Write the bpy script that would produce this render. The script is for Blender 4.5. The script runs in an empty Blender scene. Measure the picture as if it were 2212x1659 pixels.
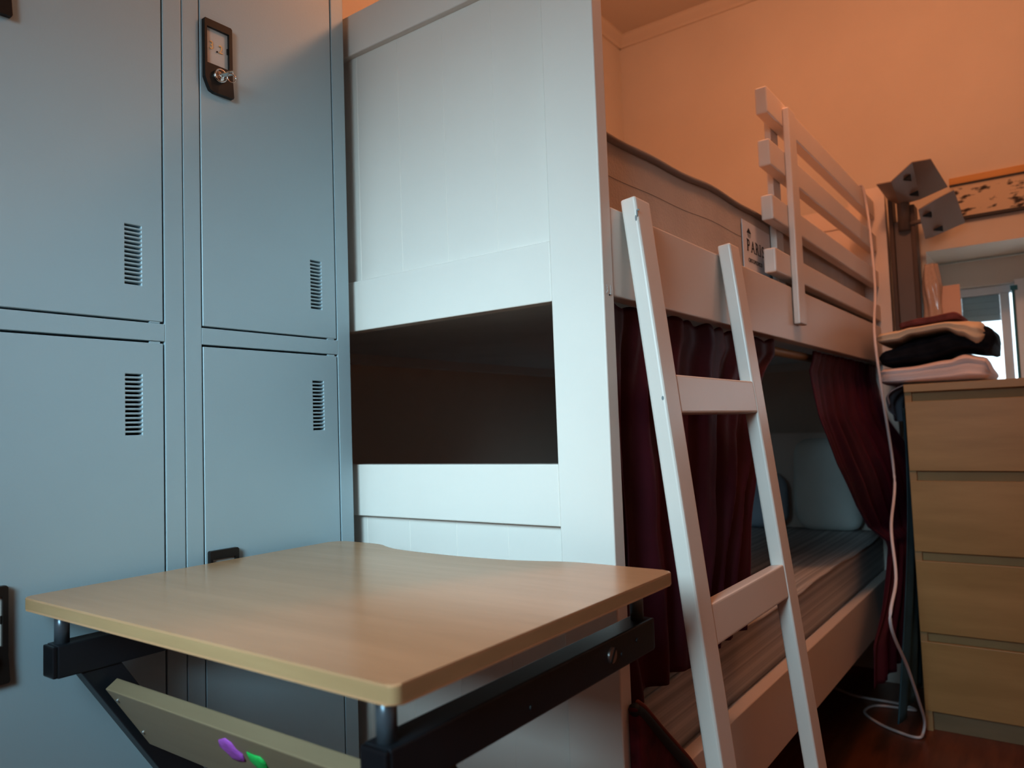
import bpy, bmesh, math, random
from mathutils import Vector, Matrix, noise

random.seed(7)
COL = bpy.context.scene.collection
PI = math.pi

# ------------------------------------------------------------------ materials
def new_mat(name):
    m = bpy.data.materials.new(name); m.use_nodes = True
    nt = m.node_tree; b = nt.nodes['Principled BSDF']
    return m, nt, b

def paint(name, col, rough=.5, metal=0.0, var=.06, scale=6.0, bump=0.0, bscale=60.0, spec=.5, sheen=0.0, sheen_tint=None, stretch=(1, 1, 1)):
    m, nt, b = new_mat(name)
    tc = nt.nodes.new('ShaderNodeTexCoord')
    mp = nt.nodes.new('ShaderNodeMapping'); mp.inputs['Scale'].default_value = stretch
    nt.links.new(tc.outputs['Object'], mp.inputs['Vector'])
    n = nt.nodes.new('ShaderNodeTexNoise'); n.inputs['Scale'].default_value = scale; n.inputs['Detail'].default_value = 3
    nt.links.new(mp.outputs['Vector'], n.inputs['Vector'])
    r = nt.nodes.new('ShaderNodeValToRGB')
    r.color_ramp.elements[0].position = .3; r.color_ramp.elements[1].position = .7
    r.color_ramp.elements[0].color = (*[c * (1 - var) for c in col], 1)
    r.color_ramp.elements[1].color = (*[min(1, c * (1 + var)) for c in col], 1)
    nt.links.new(n.outputs['Fac'], r.inputs['Fac'])
    nt.links.new(r.outputs['Color'], b.inputs['Base Color'])
    b.inputs['Roughness'].default_value = rough; b.inputs['Metallic'].default_value = metal
    b.inputs['Specular IOR Level'].default_value = spec
    if sheen:
        b.inputs['Sheen Weight'].default_value = sheen
        b.inputs['Sheen Roughness'].default_value = .35
        if sheen_tint: b.inputs['Sheen Tint'].default_value = (*sheen_tint, 1)
    if bump:
        n2 = nt.nodes.new('ShaderNodeTexNoise'); n2.inputs['Scale'].default_value = bscale; n2.inputs['Detail'].default_value = 4
        nt.links.new(mp.outputs['Vector'], n2.inputs['Vector'])
        bp = nt.nodes.new('ShaderNodeBump'); bp.inputs['Strength'].default_value = bump; bp.inputs['Distance'].default_value = .004
        nt.links.new(n2.outputs['Fac'], bp.inputs['Height']); nt.links.new(bp.outputs['Normal'], b.inputs['Normal'])
    return m

def wood(name, c1, c2, rough=.4, stretch=(2, 2, 30), scale=2.0, spec=.5):
    m, nt, b = new_mat(name)
    tc = nt.nodes.new('ShaderNodeTexCoord')
    mp = nt.nodes.new('ShaderNodeMapping'); mp.inputs['Scale'].default_value = stretch
    nt.links.new(tc.outputs['Object'], mp.inputs['Vector'])
    n = nt.nodes.new('ShaderNodeTexNoise'); n.inputs['Scale'].default_value = scale; n.inputs['Detail'].default_value = 6
    n.inputs['Roughness'].default_value = .6
    nt.links.new(mp.outputs['Vector'], n.inputs['Vector'])
    r = nt.nodes.new('ShaderNodeValToRGB')
    r.color_ramp.elements[0].position = .32; r.color_ramp.elements[1].position = .68
    r.color_ramp.elements[0].color = (*c1, 1); r.color_ramp.elements[1].color = (*c2, 1)
    nt.links.new(n.outputs['Fac'], r.inputs['Fac']); nt.links.new(r.outputs['Color'], b.inputs['Base Color'])
    b.inputs['Roughness'].default_value = rough; b.inputs['Specular IOR Level'].default_value = spec
    return m

def striped(name, c1, c2, axis, freq, rough=.8):
    m, nt, b = new_mat(name)
    tc = nt.nodes.new('ShaderNodeTexCoord'); sp = nt.nodes.new('ShaderNodeSeparateXYZ')
    nt.links.new(tc.outputs['Object'], sp.inputs[0])
    a = nt.nodes.new('ShaderNodeMath'); a.operation = 'ADD'
    nt.links.new(sp.outputs['Y'], a.inputs[0]); nt.links.new(sp.outputs['Z'], a.inputs[1])
    k = nt.nodes.new('ShaderNodeMath'); k.operation = 'MULTIPLY'; k.inputs[1].default_value = freq
    nt.links.new(a.outputs[0], k.inputs[0])
    n = nt.nodes.new('ShaderNodeTexNoise'); n.noise_dimensions = '1D'; n.inputs['Scale'].default_value = 1.0; n.inputs['Detail'].default_value = 2
    nt.links.new(k.outputs[0], n.inputs['W'])
    r = nt.nodes.new('ShaderNodeValToRGB')
    r.color_ramp.elements[0].position = .38; r.color_ramp.elements[1].position = .62
    r.color_ramp.elements[0].color = (*c1, 1); r.color_ramp.elements[1].color = (*c2, 1)
    nt.links.new(n.outputs['Fac'], r.inputs['Fac']); nt.links.new(r.outputs['Color'], b.inputs['Base Color'])
    b.inputs['Roughness'].default_value = rough; b.inputs['Specular IOR Level'].default_value = .2
    return m

M = {}
M['wall'] = paint('wall_plaster', (.80, .735, .66), .9, var=.03, scale=3, bump=.05, bscale=120, spec=.1)
M['ceiling'] = paint('ceiling_plaster', (.78, .70, .61), .9, var=.03, scale=2, bump=.05, bscale=120, spec=.1)
M['floor'] = wood('parquet', (.14, .036, .013), (.23, .07, .026), .35, stretch=(2, 14, 1), scale=3)
M['locker'] = paint('locker_enamel', (.46, .56, .60), .42, var=.025, scale=3, bump=.03, bscale=300)
M['bed'] = paint('bed_white_paint', (.86, .765, .70), .38, var=.02, scale=4, bump=.02, bscale=90)
M['base'] = paint('bed_board', (.84, .80, .78), .7, var=.05)
M['ladder'] = paint('ladder_white_paint', (.86, .765, .70), .34, var=.02, scale=7, bump=.02, bscale=90)
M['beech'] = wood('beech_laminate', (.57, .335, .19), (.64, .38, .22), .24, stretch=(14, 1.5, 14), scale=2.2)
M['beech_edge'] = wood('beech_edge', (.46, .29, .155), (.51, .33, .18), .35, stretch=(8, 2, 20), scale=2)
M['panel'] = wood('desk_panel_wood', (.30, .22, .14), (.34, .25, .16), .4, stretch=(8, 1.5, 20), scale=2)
M['steel'] = paint('dark_steel', (.022, .026, .032), .33, metal=0, var=.1, scale=20, bump=.06, bscale=400)
M['spacer'] = paint('spacer_steel', (.16, .19, .22), .32, metal=.5, var=.08, scale=30)
M['cap'] = paint('black_plastic_cap', (.012, .014, .018), .3, var=.05)
M['screw'] = paint('screw_metal', (.45, .43, .42), .35, metal=.9, var=.08, scale=60)
M['hole'] = paint('dark_hole', (.01, .01, .01), .7, var=0)
M['plate'] = paint('black_plate_plastic', (.022, .017, .015), .38, var=.08, scale=30)
M['card'] = paint('number_card', (.62, .60, .57), .5, var=.02)
M['gold'] = paint('gold_digit', (1.0, .60, .28), .3, metal=0, var=.02)
M['chrome'] = paint('chrome', (.75, .73, .71), .16, metal=1, var=.03)
M['digit'] = paint('white_digit', (.82, .80, .80), .4, var=.02)
M['mattress'] = paint('mattress_ticking', (.62, .55, .50), .85, var=.05, scale=12, bump=.25, bscale=220, spec=.15)
M['piping'] = paint('mattress_piping', (.34, .29, .26), .8, var=.05, spec=.15)
M['label'] = paint('label_cloth', (.80, .80, .84), .6, var=.02)
M['ink'] = paint('label_ink', (.02, .018, .02), .6, var=0)
M['greyink'] = paint('label_grey_ink', (.40, .40, .40), .6, var=0)
M['blueink'] = paint('label_blue_patch', (.12, .30, .42), .6, var=0)
M['sheet'] = striped('striped_sheet', (.46, .46, .47), (.70, .69, .69), 'Y', 60)
M['pillow'] = paint('pillow_cotton', (.82, .88, .86), .85, var=.04, bump=.2, bscale=40, spec=.15)
M['pillow_blue'] = paint('pillow_blue_cotton', (.44, .54, .64), .85, var=.05, bump=.2, bscale=40, spec=.15)
M['velvet'] = paint('burgundy_velvet', (.085, .012, .022), .55, var=.25, scale=9, bump=.2, bscale=60, spec=.25, sheen=.14, sheen_tint=(.75, .10, .32))
M['rod'] = wood('curtain_rod_wood', (.42, .27, .13), (.52, .34, .17), .5, stretch=(1, 20, 20), scale=3)
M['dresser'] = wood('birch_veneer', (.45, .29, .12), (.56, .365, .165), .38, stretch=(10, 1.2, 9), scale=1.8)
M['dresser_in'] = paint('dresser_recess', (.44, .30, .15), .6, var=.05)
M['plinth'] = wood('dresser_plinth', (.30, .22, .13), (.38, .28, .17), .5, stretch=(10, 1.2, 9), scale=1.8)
M['pink'] = paint('pale_pink_cotton', (.86, .74, .74), .9, var=.06, bump=.35, bscale=35, spec=.1)
M['black'] = paint('charcoal_knit', (.022, .020, .026), .9, var=.3, scale=30, bump=.5, bscale=90, spec=.1)
M['cream'] = paint('cream_cotton', (.78, .66, .52), .9, var=.05, bump=.35, bscale=35, spec=.1)
M['maroon'] = paint('faded_maroon_knit', (.27, .10, .095), .9, var=.25, scale=30, bump=.5, bscale=80, spec=.1)
M['greyblue'] = paint('grey_blue_cotton', (.34, .36, .44), .9, var=.08, bump=.3, bscale=40, spec=.1)
M['teal'] = paint('dark_teal_cloth', (.035, .085, .115), .85, var=.3, scale=8, bump=.3, bscale=40, spec=.15)
M['cable'] = paint('cable_white_plastic', (.74, .66, .66), .45, var=.02)
M['column'] = paint('grey_upright_paint', (.19, .15, .13), .45, var=.05)
M['column_side'] = paint('brown_edge', (.12, .075, .05), .5, var=.05)
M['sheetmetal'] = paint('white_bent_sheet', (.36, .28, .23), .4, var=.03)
M['frame_gold'] = wood('picture_frame_wood', (.62, .33, .09), (.70, .39, .12), .4, stretch=(10, 1, 10))
M['frame_dark'] = paint('picture_frame_dark', (.05, .035, .028), .4, var=.05)
M['card_salmon'] = paint('salmon_card', (.80, .58, .46), .7, var=.03)
M['pvc'] = paint('window_pvc', (.78, .80, .84), .35, var=.02)
M['shutter'] = paint('shutter_slat', (.62, .72, .75), .5, var=.05)
_nt = M['shutter'].node_tree; _tr = _nt.nodes.new('ShaderNodeBsdfTranslucent'); _mx = _nt.nodes.new('ShaderNodeMixShader')
_tr.inputs['Color'].default_value = (.45, .62, .68, 1); _mx.inputs['Fac'].default_value = .10
_nt.links.new(_nt.nodes['Principled BSDF'].outputs[0], _mx.inputs[1]); _nt.links.new(_tr.outputs[0], _mx.inputs[2])
_nt.links.new(_mx.outputs[0], _nt.nodes['Material Output'].inputs['Surface'])
M['gasket'] = paint('window_gasket', (.05, .22, .28), .5, var=.05)
M['box'] = paint('shutter_box', (.74, .68, .62), .6, var=.02)
M['purple'] = paint('purple_putty', (.46, .13, .52), .55, var=.15, scale=60, bump=.3, bscale=200)
M['green'] = paint('green_putty', (.035, .50, .12), .5, var=.15, scale=60, bump=.3, bscale=200)
M['bag'] = paint('dark_red_bag_cloth', (.12, .010, .016), .7, var=.6, scale=22, bump=.4, bscale=60, spec=.2)
M['bag_trim'] = paint('black_bag_trim', (.012, .010, .012), .6, var=.1)
M['piping_red'] = paint('red_bag_piping', (.20, .028, .014), .6, var=.1)
M['scuff'] = paint('scuff_grey', (.30, .32, .33), .7, var=.1)

def pane_mat():
    m, nt, b = new_mat('window_glass')
    b.inputs['Base Color'].default_value = (.9, .97, 1, 1); b.inputs['Roughness'].default_value = .02
    b.inputs['Transmission Weight'].default_value = 1; b.inputs['IOR'].default_value = 1.05
    return m
M['glass'] = pane_mat()

def plastic_bag_mat():
    m, nt, b = new_mat('clear_plastic')
    n = nt.nodes.new('ShaderNodeTexNoise'); n.inputs['Scale'].default_value = 30
    r = nt.nodes.new('ShaderNodeValToRGB')
    r.color_ramp.elements[0].color = (.52, .36, .27, 1); r.color_ramp.elements[1].color = (.72, .60, .52, 1)
    nt.links.new(n.outputs['Fac'], r.inputs['Fac']); nt.links.new(r.outputs['Color'], b.inputs['Base Color'])
    b.inputs['Roughness'].default_value = .12
    return m
M['plastic'] = plastic_bag_mat()

def artwork_mat():
    m, nt, b = new_mat('abstract_print')
    tc = nt.nodes.new('ShaderNodeTexCoord'); mp = nt.nodes.new('ShaderNodeMapping')
    mp.inputs['Scale'].default_value = (1, 9, 22)
    nt.links.new(tc.outputs['Object'], mp.inputs['Vector'])
    n = nt.nodes.new('ShaderNodeTexNoise'); n.inputs['Scale'].default_value = 2.0; n.inputs['Detail'].default_value = 3
    nt.links.new(mp.outputs['Vector'], n.inputs['Vector'])
    r = nt.nodes.new('ShaderNodeValToRGB')
    r.color_ramp.elements[0].position = .36; r.color_ramp.elements[1].position = .45
    r.color_ramp.elements[0].color = (.06, .04, .03, 1); r.color_ramp.elements[1].color = (.72, .60, .46, 1)
    nt.links.new(n.outputs['Fac'], r.inputs['Fac']); nt.links.new(r.outputs['Color'], b.inputs['Base Color'])
    b.inputs['Roughness'].default_value = .6
    return m
M['art'] = artwork_mat()

# ------------------------------------------------------------------ helpers
def tag(o, label=None, cat=None, group=None, kind=None):
    if label: o['label'] = label
    if cat: o['category'] = cat
    if group: o['group'] = group
    if kind: o['kind'] = kind
    return o

def empty(name, loc, label=None, cat=None, group=None):
    o = bpy.data.objects.new(name, None); COL.objects.link(o)
    o.location = loc; o.empty_display_size = .05
    return tag(o, label, cat, group)

def world_pos(o):
    v = Vector((0, 0, 0))
    while o:
        v += Vector(o.location); o = o.parent
    return v

def obj(name, bm, mat, parent=None, smooth=False, auto=None):
    me = bpy.data.meshes.new(name)
    bmesh.ops.recalc_face_normals(bm, faces=bm.faces[:])
    bm.to_mesh(me); bm.free()
    mats = mat if isinstance(mat, (list, tuple)) else [mat]
    for k in mats: me.materials.append(k)
    if smooth:
        for p in me.polygons: p.use_smooth = True
    o = bpy.data.objects.new(name, me); COL.objects.link(o)
    if parent:
        o.parent = parent; o.location = -world_pos(parent)
    return o

def BM(): return bmesh.new()

def box(bm, x0, x1, y0, y1, z0, z1, bev=0.0, seg=2, mi=0):
    t = bmesh.new()
    v = [t.verts.new((x, y, z)) for x in (x0, x1) for y in (y0, y1) for z in (z0, z1)]
    for f in ((0, 1, 3, 2), (4, 6, 7, 5), (0, 4, 5, 1), (2, 3, 7, 6), (0, 2, 6, 4), (1, 5, 7, 3)):
        t.faces.new([v[i] for i in f])
    if bev:
        bmesh.ops.bevel(t, geom=t.edges[:], offset=bev, segments=seg, profile=.6, affect='EDGES')
    bmesh.ops.recalc_face_normals(t, faces=t.faces[:])
    for f in t.faces: f.material_index = mi
    merge(bm, t)
    return bm

def merge(bm, t, mat=None):
    me = bpy.data.meshes.new('tmp'); t.to_mesh(me); t.free()
    if mat is not None: me.transform(mat)
    bm.from_mesh(me); bpy.data.meshes.remove(me)

def prism(bm, pts, axis, a, b, bev=0.0, seg=2, inner=None, mi=0):
    """polygon pts in the plane normal to axis, extruded from a to b; optional hole."""
    t = bmesh.new()
    def P(u, v, w):
        return {'x': (w, u, v), 'y': (u, w, v), 'z': (u, v, w)}[axis]
    def ring(pp, w): return [t.verts.new(P(u, v, w)) for u, v in pp]
    o0, o1 = ring(pts, a), ring(pts, b)
    n = len(pts)
    side = [t.faces.new((o0[i], o0[(i + 1) % n], o1[(i + 1) % n], o1[i])) for i in range(n)]
    if inner:
        i0, i1 = ring(inner, a), ring(inner, b); k = len(inner)
        for i in range(k): t.faces.new((i0[i], i0[(i + 1) % k], i1[(i + 1) % k], i1[i]))
        for oo, ii in ((o0, i0), (o1, i1)):
            es = []
            for r in (oo, ii):
                for i in range(len(r)):
                    es.append(t.edges.get((r[i], r[(i + 1) % len(r)])))
            bmesh.ops.triangle_fill(t, edges=es, use_beauty=True)
    else:
        t.faces.new(o0); t.faces.new(o1)
        if bev:
            es = [e for e in t.edges if len(e.link_faces) == 2]
            bmesh.ops.bevel(t, geom=es, offset=bev, segments=seg, profile=.6, affect='EDGES')
    bmesh.ops.recalc_face_normals(t, faces=t.faces[:])
    for f in t.faces: f.material_index = mi
    merge(bm, t)
    return bm

def cyl(bm, p0, p1, r, r2=None, n=20, cap=True):
    p0, p1 = Vector(p0), Vector(p1); d = p1 - p0
    t = bmesh.new()
    bmesh.ops.create_cone(t, cap_ends=cap, segments=n, radius1=r, radius2=r if r2 is None else r2, depth=d.length)
    mt = Matrix.Translation((p0 + p1) / 2) @ d.to_track_quat('Z', 'Y').to_matrix().to_4x4()
    merge(bm, t, mt)
    return bm

def torus(bm, c, nrm, R, r, n=28, k=8):
    t = bmesh.new(); rows = []
    for i in range(n):
        a = 2 * PI * i / n
        rows.append([t.verts.new(((R + r * math.cos(2 * PI * j / k)) * math.cos(a), (R + r * math.cos(2 * PI * j / k)) * math.sin(a), r * math.sin(2 * PI * j / k))) for j in range(k)])
    for i in range(n):
        for j in range(k):
            t.faces.new((rows[i][j], rows[(i + 1) % n][j], rows[(i + 1) % n][(j + 1) % k], rows[i][(j + 1) % k]))
    merge(bm, t, Matrix.Translation(c) @ Vector(nrm).to_track_quat('Z', 'Y').to_matrix().to_4x4())
    return bm

def spline(pts, per=8):
    P = [Vector(p) for p in pts]; P = [2 * P[0] - P[1]] + P + [2 * P[-1] - P[-2]]
    out = []
    for i in range(1, len(P) - 2):
        a, b, c, d = P[i - 1], P[i], P[i + 1], P[i + 2]
        for j in range(per):
            t = j / per
            out.append(.5 * ((2 * b) + (c - a) * t + (2 * a - 5 * b + 4 * c - d) * t * t + (3 * b - a - 3 * c + d) * t ** 3))
    out.append(P[-2]); return out

def tube(bm, pts, r, n=10):
    t = bmesh.new(); rows = []
    up = Vector((.3, .2, 1)).normalized()
    for i, p in enumerate(pts):
        d = (pts[min(i + 1, len(pts) - 1)] - pts[max(i - 1, 0)]).normalized()
        s = d.cross(up)
        if s.length < 1e-3: s = d.cross(Vector((1, 0, 0)))
        s.normalize(); u = s.cross(d).normalized()
        rows.append([t.verts.new(p + r * (math.cos(2 * PI * k / n) * s + math.sin(2 * PI * k / n) * u)) for k in range(n)])
    for i in range(len(rows) - 1):
        for k in range(n):
            t.faces.new((rows[i][k], rows[i][(k + 1) % n], rows[i + 1][(k + 1) % n], rows[i + 1][k]))
    t.faces.new(rows[0]); t.faces.new(rows[-1][::-1])
    merge(bm, t); return bm

def sheet(bm, f, nu, nv):
    """open surface from f(u, v) -> point"""
    g = [[bm.verts.new(f(i / nu, j / nv)) for j in range(nv + 1)] for i in range(nu + 1)]
    for i in range(nu):
        for j in range(nv):
            bm.faces.new((g[i][j], g[i + 1][j], g[i + 1][j + 1], g[i][j + 1]))
    return bm

def thick(o, t, off=0):
    m = o.modifiers.new('thickness', 'SOLIDIFY'); m.thickness = t; m.offset = off
    return o

def spow(v, e): return math.copysign(abs(v) ** e, v)

def pillow_bm(c, s, seed=0, e1=.55, wob=.012, rot=None, nu=40, nv=24):
    """soft closed cushion: c centre, s half sizes"""
    bm = bmesh.new(); rows = []
    R = rot or Matrix.Identity(3)
    for j in range(nv + 1):
        ph = -PI / 2 + PI * j / nv; row = []
        for i in range(nu):
            th = 2 * PI * i / nu
            k = spow(math.cos(ph), e1)
            p = Vector((s[0] * spow(math.sin(ph), .9), s[1] * k * spow(math.cos(th), e1), s[2] * k * spow(math.sin(th), e1)))
            p += wob * noise.noise_vector(p * 9 + Vector((seed, 0, 0)))
            row.append(bm.verts.new(Vector(c) + R @ p))
        rows.append(row)
    for j in range(nv):
        for i in range(nu):
            bm.faces.new((rows[j][i], rows[j][(i + 1) % nu], rows[j + 1][(i + 1) % nu], rows[j + 1][i]))
    bmesh.ops.remove_doubles(bm, verts=bm.verts[:], dist=1e-5)
    return bm

def garment_bm(prof, d, xc, folds=2, crease=.010, wob=.006, seed=0, n=40, k=40):
    """folded cloth lying along y. prof: list of (y, z_bottom, z_top); d = half depth in x."""
    bm = bmesh.new(); rows = []
    ys = [q[0] for q in prof]
    def interp(y):
        for a, b in zip(prof, prof[1:]):
            if min(a[0], b[0]) - 1e-9 <= y <= max(a[0], b[0]) + 1e-9:
                t = (y - a[0]) / (b[0] - a[0]); t = t * t * (3 - 2 * t)
                return a[1] + (b[1] - a[1]) * t, a[2] + (b[2] - a[2]) * t
        return prof[-1][1:]
    y0, y1 = ys[0], ys[-1]
    for j in range(n + 1):
        t = j / n; y = y0 + (y1 - y0) * t
        zb, zt = interp(y); h = (zt - zb) / 2; zc = (zt + zb) / 2
        q_ = min(t, 1 - t) / .05
        if q_ < 1: h *= max(.30, math.sqrt(max(0, 1 - (1 - q_) ** 2)))
        e = min(1, math.sin(PI * min(t, 1 - t) / .12) if min(t, 1 - t) < .06 else 1)
        e = max(.25, e)
        row = []
        for i in range(k):
            a = 2 * PI * i / k
            z = zc + h * spow(math.sin(a), .62)
            s = (z - (zc - h)) / max(2 * h, 1e-6)
            gr = crease * (1 - abs(math.sin(PI * folds * s))) ** 3
            x = xc + (d * (.8 + .2 * e) - gr * (0 < s < 1)) * spow(math.cos(a), .5)
            p = Vector((x, y, z)); q = noise.noise_vector(Vector((x * 5, y * 9, z * 22)) + Vector((seed * 3.1, 0, 0)))
            p.x += wob * q.x; p.y += wob * q.y; p.z += min(wob * .35, h * .25) * q.z * (0 if z < zc - h * .8 else 1)
            row.append(bm.verts.new(p))
        rows.append(row)
    for j in range(n):
        for i in range(k):
            bm.faces.new((rows[j][i], rows[j][(i + 1) % k], rows[j + 1][(i + 1) % k], rows[j + 1][i]))
    bm.faces.new(rows[0]); bm.faces.new(rows[-1][::-1])
    return bm

def text_bm(bm, s, size, origin, U, V, depth=.0006, sx=1.0):
    cu = bpy.data.curves.new('lettering', 'FONT'); cu.body = s; cu.size = size; cu.extrude = depth
    o = bpy.data.objects.new('lettering', cu); COL.objects.link(o)
    dg = bpy.context.evaluated_depsgraph_get(); dg.update()
    me = bpy.data.meshes.new_from_object(o.evaluated_get(dg))
    U, V = Vector(U), Vector(V); N = U.cross(V)
    mt = Matrix(((U.x * sx, V.x, N.x, origin[0]), (U.y * sx, V.y, N.y, origin[1]), (U.z * sx, V.z, N.z, origin[2]), (0, 0, 0, 1)))
    me.transform(mt); bm.from_mesh(me)
    bpy.data.objects.remove(o); bpy.data.meshes.remove(me); bpy.data.curves.remove(cu)
    return bm

def struct(name, bm, mat, parent=None):
    o = obj(name, bm, mat, parent)
    if not parent: o['kind'] = 'structure'
    return o

# ------------------------------------------------------------------ the room
XW, YW, ZC = 3.0, 1.522, 2.65          # window wall, wall behind the bed, ceiling
XL, YF = -.80, -1.8
struct('floor', box(BM(), XL - .1, XW + .35, YF - .1, YW + .1, -.06, 0), M['floor'])
struct('ceiling', box(BM(), XL - .1, XW + .35, YF - .1, YW + .1, ZC, ZC + .06), M['ceiling'])
struct('wall_back', box(BM(), XL - .1, XW + .35, YW, YW + .1, 0, ZC), M['wall'])
struct('wall_front', box(BM(), XL - .1, XW + .35, YF - .1, YF, 0, ZC), M['wall'])
WY0, WY1, WZ0, WZ1 = -.80, .3626, .90, 1.482
b = BM()
box(b, XW, XW + .35, WY1, YW, 0, ZC); box(b, XW, XW + .35, YF, WY0, 0, ZC)
box(b, XW, XW + .35, WY0, WY1, 0, WZ0); box(b, XW, XW + .35, WY0, WY1, WZ1, ZC)
struct('wall_right', b, M['wall'])
LY0, LY1, LZ0, LZ1 = -.24, .76, 1.12, 1.58
b = BM()
box(b, XL - .1, XL, LY1, YW, 0, ZC); box(b, XL - .1, XL, YF, LY0, 0, ZC)
box(b, XL - .1, XL, LY0, LY1, 0, LZ0); box(b, XL - .1, XL, LY0, LY1, LZ1, ZC)
struct('wall_left', b, M['wall'])
def cornice(axis):
    pts = [(0, ZC), (0, ZC - .048), (-.008, ZC - .048), (-.014, ZC - .038), (-.030, ZC - .022), (-.038, ZC - .010), (-.038, ZC)]
    b = BM()
    if axis == 'y': prism(b, [(XW + u, v) for u, v in pts], 'y', YF, YW)
    else: prism(b, [(YW + u, v) for u, v in pts], 'x', XL, XW)
    return b
struct('trim_1', cornice('y'), M['ceiling'])
struct('trim_2', cornice('x'), M['ceiling'])

# far window, deep reveal
b = BM(); XG = 3.30
box(b, XG, XG + .03, WY0, WY1 - .002, 1.345, 1.375, .002)                 # head of the frame
box(b, XG, XG + .03, .294, WY1 - .002, WZ0, 1.375, .002)                  # left jamb
box(b, XG - .006, XG + .03, .140, .170, WZ0, 1.345, .002)                 # mullion
box(b, XG, XG + .03, WY0, WY0 + .05, WZ0, 1.345, .002)
box(b, XG, XG + .03, WY0, WY1 - .002, WZ0 + .001, WZ0 + .03, .002)
win = struct('window_1', b, M['pvc'])
b = BM(); box(b, XG - .03, XG + .04, WY0 + .002, WY1 - .002, 1.376, 1.474, .003)
obj('shutter_box', b, M['box'], win)
b = BM()
for k in range(4): box(b, XG + .018, XG + .028, .172, .293, 1.248 + k * .0245, 1.2725 + k * .0245, .002)
obj('roller_shutter', b, M['shutter'], win)
b = BM(); box(b, XG + .010, XG + .013, .172, .293, WZ0 + .03, 1.345); obj('pane', b, M['glass'], win)
b = BM()
box(b, XG - .05, XG - .01, .060, .122, WZ0 + .03, 1.385, .003)
box(b, XG - .05, XG - .01, WY0 + .06, .06, WZ0 + .03, WZ0 + .08, .003); box(b, XG - .05, XG - .01, WY0 + .06, .06, 1.335, 1.385, .003)
box(b, XG - .05, XG - .01, WY0 + .06, WY0 + .11, WZ0 + .08, 1.335, .003)
obj('sash', b, M['pvc'], win)
b = BM(); box(b, XG - .052, XG - .012, .1225, .130, WZ0 + .03, 1.362, .001); box(b, XG - .054, XG - .01, .112, .134, 1.345, 1.362, .001)
obj('gasket', b, M['gasket'], win)
b = BM(); box(b, XG - .034, XG - .031, WY0 + .11, .06, WZ0 + .08, 1.335); obj('pane', b, M['glass'], win)

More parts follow.
